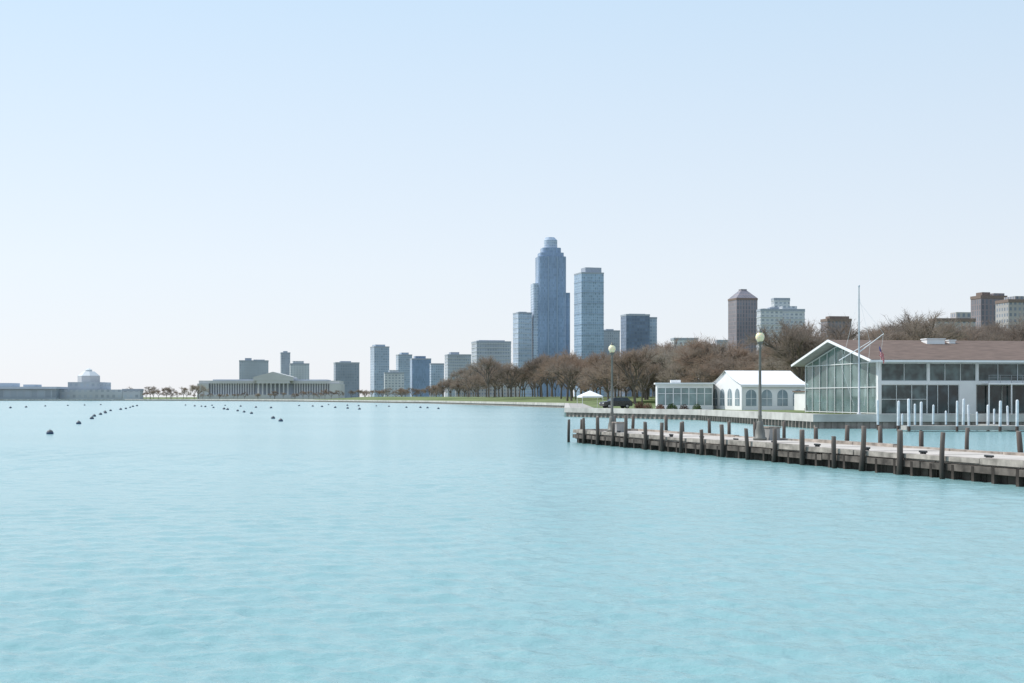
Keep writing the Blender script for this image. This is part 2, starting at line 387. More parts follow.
# ---------------- yacht club ----------------
white=simple('white_paint',(.82,.82,.81),.5,.04,.6)
offw=simple('mullion_paint',(.68,.70,.69),.5,.06,.6)
brown_roof=simple('brown_shingles',(.16,.115,.093),.9,.25,1.6,bump=.3,stretch=(.5,2,1))
m,nt,b=newmat('tinted_glass'); b.inputs['Roughness'].default_value=.05; b.inputs['IOR'].default_value=1.5; b.inputs['Specular IOR Level'].default_value=.8
tcg=nt.nodes.new('ShaderNodeTexCoord'); ng=nt.nodes.new('ShaderNodeTexNoise'); ng.inputs['Scale'].default_value=.35; nt.links.new(tcg.outputs['Object'],ng.inputs['Vector'])
cg=nt.nodes.new('ShaderNodeValToRGB'); cg.color_ramp.elements[0].position=.38; cg.color_ramp.elements[1].position=.64; cg.color_ramp.elements[0].color=(.14,.22,.21,1); cg.color_ramp.elements[1].color=(.28,.40,.38,1)
nt.links.new(ng.outputs['Fac'],cg.inputs[0]); nt.links.new(cg.outputs[0],b.inputs['Base Color'])
tr=nt.nodes.new('ShaderNodeBsdfTransparent'); tr.inputs[0].default_value=(.72,.86,.84,1); mx=nt.nodes.new('ShaderNodeMixShader'); mx.inputs[0].default_value=.42
out=nt.nodes['Material Output']; nt.links.new(b.outputs[0],mx.inputs[1]); nt.links.new(tr.outputs[0],mx.inputs[2]); nt.links.new(mx.outputs[0],out.inputs[0]); glass=m
def dg(name,c,r=.05):
    m,nt,b=newmat(name); b.inputs['Roughness'].default_value=r; b.inputs['Specular IOR Level'].default_value=.6
    tc=nt.nodes.new('ShaderNodeTexCoord'); nz=nt.nodes.new('ShaderNodeTexNoise'); nz.inputs['Scale'].default_value=.8; nt.links.new(tc.outputs['Object'],nz.inputs['Vector'])
    cr=nt.nodes.new('ShaderNodeValToRGB'); cr.color_ramp.elements[0].position=.4; cr.color_ramp.elements[1].position=.65
    cr.color_ramp.elements[0].color=tuple(v*.6 for v in c)+(1,); cr.color_ramp.elements[1].color=tuple(v*2.0 for v in c)+(1,)
    nt.links.new(nz.outputs['Fac'],cr.inputs[0]); nt.links.new(cr.outputs[0],b.inputs['Base Color']); return m
dglass=dg('dark_glass',(.025,.04,.045)); gglass=dg('grey_green_glass',(.06,.085,.085))
rotc=math.radians(8)
C=(X(878,140),140)
club=thing('clubhouse','white lakeside clubhouse with brown gabled roof and glazed end','building',(C[0],C[1],GZ),rotc)
W=21.0; LN=44.0; EV=5.35; RG=7.55
mb=MB()
mb.box(.6,LN-.3,1.5,W-.3,0,.12); mb.box(9,LN-.3,1.8,W-.3,2.75,3.0)
mb.box(.3,LN,W-.3,W-.05,0,1.2); mb.box(9,LN,W-.3,W-.05,1.2,EV); mb.box(LN-.3,LN,.3,W-.3,0,EV)
mb.box(9.5,9.7,2,W-.4,.15,2.7)
part(mb,'floor',club,simple('interior_beige',(.3,.28,.26),.8))
mb=MB()
mb.box(0,.35,0,.35,0,EV)
mb.box(0.35,LN,0,.3,EV-.2,EV)
mb.box(0.35,LN,0,.3,3.0,3.35)
mb.box(5.2,5.45,0,.3,3.35,EV-.2)
mb.box(10.4,10.65,0,.3,3.35,EV-.2)
mb.box(8.6,10.4,0,.3,0,3.0)
for xx in (17,23,29,35,41): mb.box(xx,xx+.22,0,.3,3.35,EV-.2)
part(mb,'wall',club,white)
def window(x0,x1,z0,z1,nx,nz_=1,g=dglass,t=.03,y=0):
    wd=part(MB().box(x0+.02,x1-.02,.14+y,.17+y,z0+.02,z1-.02),'window',club,g)
    mb=MB()
    for i in range(nx+1):
        xx=x0+(x1-x0)*i/nx; xx=min(max(xx,x0+t),x1-t); mb.box(xx-t,xx+t,.06+y,.13+y,z0,z1)
    for i in range(nz_+1):
        zz=z0+(z1-z0)*i/nz_; zz=min(max(zz,z0+t),z1-t); mb.box(x0,x1,.075+y,.125+y,zz-t,zz+t)
    part(mb,'frame',wd,offw)
window(.35,5.2,3.35,EV-.2,2,1,gglass); window(.35,5.2,.05,3.0,3,2,gglass)
window(5.45,10.4,3.35,EV-.2,3,1,gglass); window(5.2,8.6,0.05,3.0,3,1)
for j,(a,b2) in enumerate(((10.65,17),(17.22,23),(23.22,29),(29.22,35),(35.22,41))):
    window(a,b2,3.35,EV-.2,(3,5,3,4,3)[j],1,(gglass,dglass)[j%2])
    window(a,b2,0.05,2.98,(2,3,3,4,3)[j],1,dglass,.03,1.2)
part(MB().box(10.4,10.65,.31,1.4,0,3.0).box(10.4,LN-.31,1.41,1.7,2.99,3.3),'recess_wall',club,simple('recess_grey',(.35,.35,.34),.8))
gw=MB(); gw.face([(.12,.45,.1),(.12,.45,EV),(.12,W/2,RG-.15),(.12,W,EV),(.12,W,.1)])
gl=part(gw,'glass_wall',club,glass)
gw=MB(); gw.face([(9,W-.02,1.2),(.3,W-.02,1.2),(.3,W-.02,EV),(9,W-.02,EV)])
part(gw,'rear_glass',club,glass)
mb=MB(); nb=9
def rz(y): return EV+(RG-.15-EV)*(1-abs(y-W/2)/(W/2))
for i in range(nb+1):
    y=.45+(W-.45)*i/nb; tt=.07 if i in (0,nb) else .04; mb.box(.0,.1,y-tt,y+tt,0,rz(y)-.05)
for z in (.12,2.75,EV-.1): mb.box(.01,.09,.45,W,z-.04,z+.04)
mb.beam((.05,0,EV-.05),(.05,W/2,RG-.2),.12,.1); mb.beam((.05,W,EV-.05),(.05,W/2,RG-.2),.12,.1)
part(mb,'mullion',gl,offw)
for (x,y) in ((2.2,3),(2.6,6.2),(2.1,9.6),(2.8,13),(2.3,16.8),(4.8,4.5),(5,8),(5,12)):
    part(MB().box(x-.5,x+.5,y-.6,y+.6,.8,.86).box(x-.06,x+.06,y-.06,y+.06,.12,.8).box(x-.9,x-.6,y-.3,y+.3,.12,.95),'dining_table',club,wood_d)
OX=1.25; OY=1.1; sl_=(RG-EV)/(W/2); ze=EV-sl_*OY+.12
soff=simple('soffit_grey',(.45,.45,.45),.7)
mb=MB(); T=.22; rid=RG+.12
for sgn in (0,1):
    ye=-OY if sgn==0 else W+OY
    p=[(-OX,ye,ze+T),(LN+1,ye,ze+T),(LN+1,W/2,rid+T),(-OX,W/2,rid+T)]
    q=[(x,y,z-T+.03) for x,y,z in p]
    mb.face(p if sgn==0 else p[::-1],0); mb.face(q[::-1] if sgn==0 else q,1)
    mb.face([q[1],p[1],p[2],q[2]],1)
part(mb,'roof',club,[brown_roof,soff])
rf=[o for o in club.children if o.name.startswith('roof')][0]
mb=MB(); mb.beam((-OX,-OY,ze+T/2),(-OX,W/2,rid+T/2),.12,.24); mb.beam((-OX,W+OY,ze+T/2),(-OX,W/2,rid+T/2),.12,.24)
mb.beam((-OX,-OY-.06,ze+T/2-.02),(LN+1,-OY-.06,ze+T/2-.02),.1,.2)
part(mb,'fascia',rf,white)
def roofunit(x,y,w,d,h):
    zb=rid+T-abs(y-W/2)*sl_-.2
    part(MB().box(x,x+w,y,y+d,zb,zb+h).box(x-.08,x+w+.08,y-.08,y+d+.08,zb+h,zb+h+.1),'roof_vent',rf,white)
roofunit(8.9,8.2,2.0,1.4,.7); roofunit(11.6,8.6,.7,.7,.5)
mb=MB(); mb.box(11.0,LN,-1.5,-.02,3.0,3.15)
for i in range(14): mb.box(11.0+i*2.4,11.12+i*2.4,-1.45,-1.35,0,3.0)
part(mb,'balcony',club,white)
mb=MB(); 
for i in range(28): mb.box(11.05+i*1.2,11.08+i*1.2,-1.42,-1.38,3.15,3.95)
for z in (3.4,3.65,3.92): mb.box(11.0,LN,-1.43,-1.37,z,z+.03)
part(mb,'railing',club,simple('rail_grey',(.35,.36,.37),.4,.1,1,metal=.5))
# ---- flagpole
fp=thing('flagpole','tall white nautical flagpole with yardarm and gaff on the shore','flagpole',(X(859,136),136,GZ))
mb=MB(); mb.lathe([(.22,0),(.22,.15),(.11,.2),(.085,6),(.05,12.4),(.09,12.45),(.09,12.6),(0,12.65)],10)
part(mb,'pole',fp,simple('pole_paint',(.5,.52,.55),.4),merge=True)
mb=MB(); mb.tube((-1.9,.15,5.3),(1.2,.15,7.2),.045,.03,8); part(mb,'yardarm',fp,white)
mb=MB(); mb.tube((0,0,6.1),(2.35,-.2,7.9),.05,.03,8); part(mb,'gaff',fp,white)
mb=MB()
for a,b2 in (((-1.85,.15,5.3),(-.5,0,.9)),((1.15,.15,7.2),(.5,0,.9)),((-1.5,.15,5.6),(0,0,11.5)),((1.1,.15,7.1),(0,0,11.5)),((2.35,-.2,7.9),(0,0,11.0)),((2.3,-.2,7.85),(1.5,-.2,.8))): mb.tube(a,b2,.01,.01,4)
part(mb,'halyard',fp,white)
m,nt,b=newmat('striped_flag_cloth'); N=nt.nodes;L=nt.links
uv=N.new('ShaderNodeUVMap'); sp=N.new('ShaderNodeSeparateXYZ'); L.new(uv.outputs[0],sp.inputs[0])
def mth(op,a,bv):
    n_=N.new('ShaderNodeMath'); n_.operation=op
    if isinstance(a,(int,float)): n_.inputs[0].default_value=a
    else: L.new(a,n_.inputs[0])
    if isinstance(bv,(int,float)): n_.inputs[1].default_value=bv
    else: L.new(bv,n_.inputs[1])
    return n_.outputs[0]
st=mth('LESS_THAN',mth('FRACT',mth('MULTIPLY',sp.outputs[1],6.5),0),.58)
m1=N.new('ShaderNodeMix'); m1.data_type='RGBA'; m1.inputs[6].default_value=(.8,.8,.8,1); m1.inputs[7].default_value=(.65,.03,.04,1); L.new(st,m1.inputs[0])
cn=mth('MULTIPLY',mth('LESS_THAN',sp.outputs[0],.38),mth('GREATER_THAN',sp.outputs[1],.5))
m2=N.new('ShaderNodeMix'); m2.data_type='RGBA'; L.new(m1.outputs[2],m2.inputs[6]); m2.inputs[7].default_value=(.03,.05,.2,1); L.new(cn,m2.inputs[0])
L.new(m2.outputs[2],b.inputs['Base Color']); flagm=m
mb=MB(); NX=16;NY=8
def fl(i,j):   # hanging limp in folds: fly end droops below the hoist
    u=i/NX;v=j/NY
    return (u*.42+.03*math.sin(v*5),.10*math.sin(u*16+v*2),-(1-v)*.85-u*.85)
for i in range(NX):
    for j in range(NY):
        mb.face([fl(i,j),fl(i+1,j),fl(i+1,j+1),fl(i,j+1)],0,[(i/NX,j/NY),((i+1)/NX,j/NY),((i+1)/NX,(j+1)/NY),(i/NX,(j+1)/NY)],True)
part(mb,'flag',fp,flagm,loc=(1.95,-.2,6.7),merge=True)

# ---------------- tent ----------------
fabric=simple('white_fabric',(.84,.84,.84),.6,.03,.5)
tent=thing('marquee_tent','large white event tent with arched clear windows','tent',(X(742,188),188,GZ),math.radians(12))
TW=12.0; TL=9.3; TE=3.35; TR=5.25
mb=MB()
mb.face([(0,0,0),(TL,0,0),(TL,0,TE),(0,0,TE)]); mb.face([(TL,TW,0),(0,TW,0),(0,TW,TE),(TL,TW,TE)])
mb.face([(0,TW,0),(0,0,0),(0,0,TE),(0,TW/2,TR),(0,TW,TE)]); mb.face([(TL,0,0),(TL,TW,0),(TL,TW,TE),(TL,TW/2,TR),(TL,0,TE)])
part(mb,'wall',tent,fabric)
mb=MB(); o=.25; s_=(TR-TE)/(TW/2)
for sgn in (0,1):
    ye=-o if sgn==0 else TW+o
    rows=6; pts=[]
    for r_ in range(rows+1):
        t=r_/rows; y=ye+(TW/2-ye)*t; z=TE+.06-s_*o+(TR-TE+s_*o)*t-.18*math.sin(math.pi*t)
        pts.append((y,z))
    for r_ in range(rows):
        f=[(-o,pts[r_][0],pts[r_][1]+.1),(TL+o,pts[r_][0],pts[r_][1]+.1),(TL+o,pts[r_+1][0],pts[r_+1][1]+.1),(-o,pts[r_+1][0],pts[r_+1][1]+.1)]
        mb.face(f if sgn==0 else f[::-1],0,None,True)
    mb.face([(-o,ye,pts[0][1]-.25),(TL+o,ye,pts[0][1]-.25),(TL+o,ye,pts[0][1]+.1),(-o,ye,pts[0][1]+.1)])
part(mb,'roof',tent,fabric)
clearm=simple('clear_vinyl',(.27,.34,.38),.15,.2,.8,spec=.6)
def arch(w,z0,z1,n=8):
    pts=[(-w/2,z0),(w/2,z0)]; zc=z1-w/2
    for i in range(n+1):
        a=math.pi*i/n; pts.append((w/2*math.cos(a),zc+w/2*math.sin(a)))
    return pts
for k in range(4):
    xc=1.3+k*2.25
    pts=arch(1.5,.55,2.75); mb=MB(); mb.face([(xc+p[0],-.02,p[1]) for p in pts]); wd=part(mb,'window',tent,clearm)
    mb=MB(); mb.box(xc-.03,xc+.03,-.05,-.03,.55,2.7); mb.box(xc-.72,xc+.72,-.045,-.035,1.5,1.56); part(mb,'muntin',wd,fabric)
for k in range(4):
    yc=1.7+k*2.85
    pts=arch(1.7,.55,2.9); mb=MB(); mb.face([(-.02,yc-p[0],p[1]) for p in pts]); wd=part(mb,'window',tent,clearm)
    mb=MB(); mb.box(-.05,-.03,yc-.03,yc+.03,.55,2.8); mb.box(-.045,-.035,yc-.8,yc+.8,1.5,1.56); part(mb,'muntin',wd,fabric)
for (x,y) in ((0,0),(TL,0),(0,TW),(TL,TW)): part(MB().box(x-.08,x+.08,y-.08,y+.08,0,TE-.1),'pole',tent,fabric)

an=thing('pavilion','low white flat roofed pavilion with green tinted windows','building',(X(657,196),196,GZ),math.radians(-4))
AL=7.8; AD=6; AH=3.55
mb=MB(); mb.box(0,AL,.1,.3,0,.6); mb.box(0,AL,.1,.3,3.0,AH); mb.box(0,.2,.3,AD,0,AH); mb.box(AL-.2,AL,.3,AD,0,AH); mb.box(.2,AL-.2,AD-.2,AD,0,AH)
part(mb,'wall',an,white)
part(MB().box(-.25,AL+.25,-.4,AD+.3,AH,AH+.2),'roof',an,white)
greeng=simple('green_tinted_glass',(.22,.3,.3),.1,.35,.7,spec=.7)
for k in range(7):
    x0=.1+k*(AL-.2)/7; x1=x0+(AL-.2)/7
    wd=part(MB().box(x0+.06,x1-.06,.18,.22,.62,2.98),'window',an,greeng)
    part(MB().box(x0,x0+.06,.1,.17,.6,3.0).box(x1-.06,x1,.1,.17,.6,3.0).box(x0+.06,x1-.06,.11,.16,2.2,2.27),'frame',wd,white)
part(MB().box(2,3.4,2,4,AH+.2,AH+.6),'roof_vent',an,white)
ln=thing('storage_shed','small white service building between tent and clubhouse','building',(X(806,182),182,GZ),math.radians(6))
part(MB().box(0,2.2,0,5,0,2.4),'wall',ln,white); part(MB().box(-.2,2.4,-.2,5.2,2.4,2.55),'roof',ln,brown_roof)
part(MB().box(.4,1.3,-.04,-.005,.05,2.05),'door',ln,simple('grey_door',(.25,.27,.28),.5))

def canopy(px,d,wd_,label):
    t=thing('canopy_tent',label,'tent',(X(px,d),d,GZ),.2)
    h=wd_/2; mb=MB()
    e_=[(-h,-h,1.9),(h,-h,1.9),(h,h,1.9),(-h,h,1.9)]
    for i in range(4): mb.face([e_[i],e_[(i+1)%4],(0,0,2.85)]); a=e_[i];b2=e_[(i+1)%4]; mb.face([(a[0],a[1],1.65),(b2[0],b2[1],1.65),b2,a])
    part(mb,'roof',t,fabric)
    for a in e_: part(MB().tube((a[0]*.98,a[1]*.98,0),(a[0]*.98,a[1]*.98,1.85),.04,.04,6),'pole',t,white)
canopy(590,236,3.6,'white peaked canopy tent by the lakeside path')

# ---------------- SUV ----------------
carp=simple('black_car_paint',(.02,.022,.026),.2,.1,1,spec=.8); tyre=simple('tyre_rubber',(.02,.02,.02),.9); chrome=simple('wheel_alloy',(.4,.4,.42),.3,.1,3,metal=.8)
redl=simple('red_tail_lamp',(.4,.02,.02),.3); headl=simple('head_lamp_clear',(.7,.7,.7),.15)
def car(loc,rot,label,paint):
    t=thing('parked_car',label,'car',loc,rot)
    low=[(-2.3,.4),(-2.36,.7),(-2.27,1.0),(-1.2,1.12),(2.2,1.14),(2.32,.95),(2.34,.5),(2.2,.36),(-2.2,.36)]
    def extr(pr,wy,ins,mats,name):
        mb=MB(); n=len(pr)
        a=[(p[0],-wy+(ins if p[1]>1.3 else 0),p[1]) for p in pr]; b2=[(p[0],-q[1],p[1]) for p,q in zip(pr,a)]
        mb.face(a); mb.face(b2[::-1])
        for i in range(n): j=(i+1)%n; mb.face([a[j],a[i],b2[i],b2[j]])
        return part(mb,name,t,mats)
    extr(low,.93,0,paint,'body')
    extr([(-1.2,1.12),(-.55,1.66),(1.55,1.7),(2.15,1.14)],.88,.16,paint,'cabin')
    gl=[(-.95,1.17),(-.45,1.58),(.3,1.6),(.3,1.17)],[(.4,1.17),(.4,1.6),(1.5,1.6),(1.9,1.17)]
    for g in gl:
        for sgn in (-1,1):
            mb=MB(); f=[(p[0],sgn*((.885 if p[1]<1.3 else .745)),p[1]) for p in g]; mb.face(f if sgn<0 else f[::-1]); part(mb,'side_window',t,dglass)
    mb=MB(); mb.face([(-1.19,-.75,1.17),(-1.19,.75,1.17),(-.62,.66,1.635),(-.62,-.66,1.635)]); part(mb,'windscreen',t,dglass)
    for sx in (-1.45,1.45):
        for sy in (-1,1):
            w_=part(MB().tube((sx,sy*.75,.36),(sx,sy*.96,.36),.36,.36,16),'wheel',t,tyre)
            part(MB().tube((sx,sy*.955,.36),(sx,sy*.975,.36),.22,.2,12),'rim',w_,chrome)
    for sy in (-1,1):
        part(MB().box(-2.38,-2.28,sy*.7-.17,sy*.7+.17,.72,.88),'headlight',t,headl)
        part(MB().box(2.26,2.36,sy*.75-.12,sy*.75+.12,.85,1.05),'tail_light',t,redl)
        part(MB().box(-.95,-.8,sy*1.02-.1,sy*1.02+.1,1.12,1.25),'mirror',t,paint)
    return t
car((X(616,212),212,GZ+.006),math.radians(18),'black parked car on the lakeside path',carp)

# ---------------- white mooring posts and docks ----------------
dock=thing('floating_dock','low grey floating dock beside the clubhouse seawall','dock',(0,0,0))
mb=MB(); mb.box(X(905,122),75,121.5,123.3,.12,.5)
part(mb,'deck',dock,concrete)
for xx in (44,50,56,62): part(MB().box(xx,xx+1,123.32,132.7,.14,.45),'finger',dock,concrete)
postw=simple('white_post_paint',(.66,.69,.71),.5,.2,2)
for (px,yt,d,r) in ((878,400,128,.11),(898,401,124,.12),(909,399,121,.13),(915,404,127,.1),(921,402,124,.12),(957,401,121,.1),(963,399,127,.12),(969,405,124,.1),(988,405,124,.12),(1000,401,121,.12),(1008,406,126,.1),(1017,400,121,.13),(902,414,127,.09),(933,405,130,.1),(994,409,129,.09),(946,411,128,.09),(977,412,126,.09)):
    h=Z(yt,d)
    t=thing('mooring_post','white painted mooring post with dark waterline by the dock','post',(X(px,d),d,0),0,'white mooring posts by the dock')
    t.rotation_euler=(R.uniform(-.03,.03),R.uniform(-.03,.03),0)
    part(MB().lathe([(r,.45),(r,h-.1),(r*.8,h),(0,h+.04)],12),'post',t,postw,merge=True)
    part(MB().lathe([(r,-1),(r+.01,-1),(r+.01,.47),(r-.01,.47)],12),'footing',t,wood_d,merge=True)

# ---------------- buoys ----------------
buoyw=simple('dark_buoy_plastic',(.14,.15,.16),.5,.3,3); buoyb=simple('blue_buoy_stripe',(.03,.06,.14),.5)  # buoy body in dark grey with mottled tone, stripe in deep blue
prb=[(0,-.28)]+[(.3*math.sin(math.radians(a)),.08-.3*math.cos(math.radians(a))) for a in range(15,170,15)]+[(0,.385)]
bm1=MB().lathe(prb,14).mesh('mooring_buoy',[buoyw],True)
bm2=MB().lathe([(.3,.02),(.312,.03),(.312,.13),(.3,.14)],14).mesh('stripe',[buoyb],True)
rr=MB()
for i in range(8):
    a=2*math.pi*i/8;b2=2*math.pi*(i+1)/8; rr.tube((.05*math.cos(a),0,.41+.05*math.sin(a)),(.05*math.cos(b2),0,.41+.05*math.sin(b2)),.012,.012,5,caps=False)
bm3=rr.mesh('mooring_ring',[iron])
bp=[(49,434),(79,424),(92,419),(93,416.5),(99,415),(104,413.5),(108,412),(113,411),(118,409.8),(123,408.8),(128,408),(134,407),(139,406.3),(10,408),(28,407.2),(46,406.6),(66,406),(84,405.5),(100,405),
(186,405.4),(194,406),(201,406.6),(208,407.3),(215,408.2),(222,409),(229,410),(237,411.3),(244,412.6),(252,414),(273,418.5),(281,421.5),(210,405.4),(225,406),(240,406.7),(256,407.5),(270,408),
(300,406),(311,406.6),(322,407.2),(334,408),(346,408.8),(358,409.5),(330,405),(345,405.4),(360,405.9),(375,406.4),(390,407),(404,407.5),(418,408),(430,408.4),(441,408.9)]
for i,(px,py) in enumerate(bp):
    if i>3: py+=R.uniform(-.35,.35)
    d=CH*F/(py-HY); px+=R.uniform(-3,3)
    o=link('mooring_buoy',bm1,None,(X(px,d),d,0),R.uniform(0,3),'round dark mooring buoy floating on the water','buoy','mooring buoys in the harbour')
    s=.92 if py>410 else R.uniform(.9,1.2); o.scale=(s,s,s)
    link('stripe',bm2,o); link('mooring_ring',bm3,o)

# ---------------- trees ----------------
bark=simple('bark',(.17,.145,.125),.95,.3,2)
m,nt,b=newmat('bare_twigs'); oi=nt.nodes.new('ShaderNodeObjectInfo'); cr=nt.nodes.new('ShaderNodeValToRGB'); e=cr.color_ramp.elements
e[0].color=(.22,.18,.15,1); e[1].color=(.40,.35,.29,1); q=e.new(.35); q.color=(.31,.255,.21,1); q=e.new(.7); q.color=(.33,.24,.18,1)
nt.links.new(oi.outputs['Random'],cr.inputs[0]); nt.links.new(cr.outputs[0],b.inputs['Base Color']); b.inputs['Roughness'].default_value=1; b.inputs['Specular IOR Level'].default_value=.05
tl=nt.nodes.new('ShaderNodeBsdfTranslucent'); nt.links.new(cr.outputs[0],tl.inputs[0]); mx=nt.nodes.new('ShaderNodeMixShader'); mx.inputs[0].default_value=.4
nt.links.new(b.outputs[0],mx.inputs[1]); nt.links.new(tl.outputs[0],mx.inputs[2]); nt.links.new(mx.outputs[0],nt.nodes['Material Output'].inputs[0])
twig=m
def tree_meshes(seed,spread=1.0):
    r=random.Random(seed); tb=MB(); cb=MB()
    def rec(p,d,l,rad,lev):
        e_=p+d*l; tb.tube(p,e_,rad,rad*.7,5 if lev<3 else 3,caps=False)
        if lev>=4:
            for k in range(10):
                t=r.uniform(.0,1.1); o=p+d*l*t
                dd=(d+Vector((r.gauss(0,.7),r.gauss(0,.7),r.gauss(.1,.5)))).normalized()
                ll=r.uniform(.05,.11); e2=o+dd*ll
                sd=dd.cross(Vector((r.gauss(0,1),r.gauss(0,1),r.gauss(0,1)))).normalized()*.0018
                cb.face([o-sd,o+sd,e2+sd*.3,e2-sd*.3])
                for q_ in range(4):
                    o2=o+dd*ll*r.uniform(.3,.95); d2=(dd+Vector((r.gauss(0,.8),r.gauss(0,.8),r.gauss(0,.6)))).normalized(); e3=o2+d2*r.uniform(.03,.07)
                    s2=sd*.8; cb.face([o2-s2,o2+s2,e3])
            return
        n=3 if lev else 5
        for k in range(n):
            az=r.uniform(0,6.28) if lev>0 else k*6.28/n+r.uniform(-.4,.4)
            tilt=r.uniform(.35,.75)*spread if lev else r.uniform(.3,.85)*spread
            a=d.orthogonal().normalized(); bb=d.cross(a)
            dd=(d*math.cos(tilt)+(a*math.cos(az)+bb*math.sin(az))*math.sin(tilt)); dd.z+=.1; dd.normalize()
            st=p+d*l*(r.uniform(.7,1) if lev else r.uniform(.75,1))
            rec(st,dd,l*(r.uniform(.6,.8) if lev else r.uniform(.8,1.0)),rad*.58,lev+1)
    rec(Vector((0,0,-.01)),Vector((r.uniform(-.05,.05),r.uniform(-.05,.05),1)).normalized(),.27,.02,0)
    zs=sorted(v[2] for v in cb.v); mz=zs[int(len(zs)*.995)]
    for q_ in (tb,cb): q_.v=[(v[0]/mz,v[1]/mz,v[2]/mz) for v in q_.v]
    return tb.mesh('trunk',[bark]),cb.mesh('crown',[twig])
TM=[tree_meshes(100+i,.85+.17*(i%4)) for i in range(9)]
TC=[0]
def tree(px,d,h,gz=GZ):
    tm=TM[R.randrange(9)]
    t=thing('bare_tree','leafless brown park tree with dense fine twigs','tree',(X(px,d),d,gz),R.uniform(0,6.28),'leafless trees along the lakeshore park')
    wd=R.uniform(.85,1.3); t.scale=(h*wd,h*wd,h)
    link('trunk',tm[0],t); link('crown',tm[1],t); TC[0]+=1
def belt(p0,p1,d0,d1,h0,h1,n,gz=GZ,v=(.72,1.12)):
    for i in range(n):
        px=p0+(p1-p0)*(i+R.uniform(-.3,1.3))/n
        t=(px-p0)/(p1-p0); tree(px,R.uniform(d0,d1),(h0+(h1-h0)*t)*R.uniform(*v),gz)
belt(122,200,1190,1300,10,12,16,v=(.5,1.1))
belt(195,345,1200,1300,5,8,24)
belt(350,440,1050,1150,7,9,18)
belt(432,480,760,900,10,15,13,GZ+LR*.5,v=(.6,1.1))
belt(462,560,560,680,15,17,20,GZ+LR,v=(.6,1.12))
belt(500,570,540,600,14,15,8,GZ+LR,v=(.6,1.1))
belt(560,680,430,560,17,18.5,30,v=(.62,1.1))
belt(610,680,330,400,12.5,13.5,6)
belt(640,820,350,470,16,18,38,v=(.65,1.1))
belt(700,830,290,330,10,12,8)
belt(790,1060,260,330,15.5,18.5,34,v=(.72,1.08))
belt(860,1100,340,400,20.5,23,28,v=(.78,1.07))

leaf=simple('shrub_leaves',(.07,.11,.04),.9,.4,3); redleaf=simple('russet_shrub_leaves',(.14,.075,.05),.9,.4,3)
def shrub_mesh(seed,mat):
    r=random.Random(seed); mb=MB()
    for i in range(420):
        v=Vector((r.gauss(0,1),r.gauss(0,1),abs(r.gauss(0,1)))).normalized()*r.uniform(.45,1)
        p=Vector((v.x*.8,v.y*.8,v.z*.9)); a=Vector((r.gauss(0,1),r.gauss(0,1),r.gauss(0,1))).normalized()*.09; q_=a.orthogonal().normalized()*.06
        mb.face([p-a,p+q_,p+a,p-q_])
    for i in range(6): 
        a=i; mb.tube((0,0,0),(.4*math.cos(a),.4*math.sin(a),.6),.03,.01,4)
    return mb.mesh('shrub',[mat])
SH=[shrub_mesh(1,leaf),shrub_mesh(2,leaf),shrub_mesh(3,redleaf)]
for i,(px,d,s,k) in enumerate([(818,160,1.1,0),(826,158,1.2,1),(834,156,1.0,0),(842,152,1.1,2),(851,150,1.0,1),(866,146,1.0,0),(640,215,1.2,2),(648,212,1.0,2),(660,192,.9,2),(672,191,1.0,0),(684,190,.9,2),(697,189,.9,0),(812,170,1.2,2)]):
    o=link('shrub',SH[k],None,(X(px,d),d,GZ),i,'low leafy shrub planted beside the clubhouse lawn' if k<2 else 'low russet shrub planted beside the lakeside path','shrub','shrubs by the waterfront buildings',scale=(s,s,s))

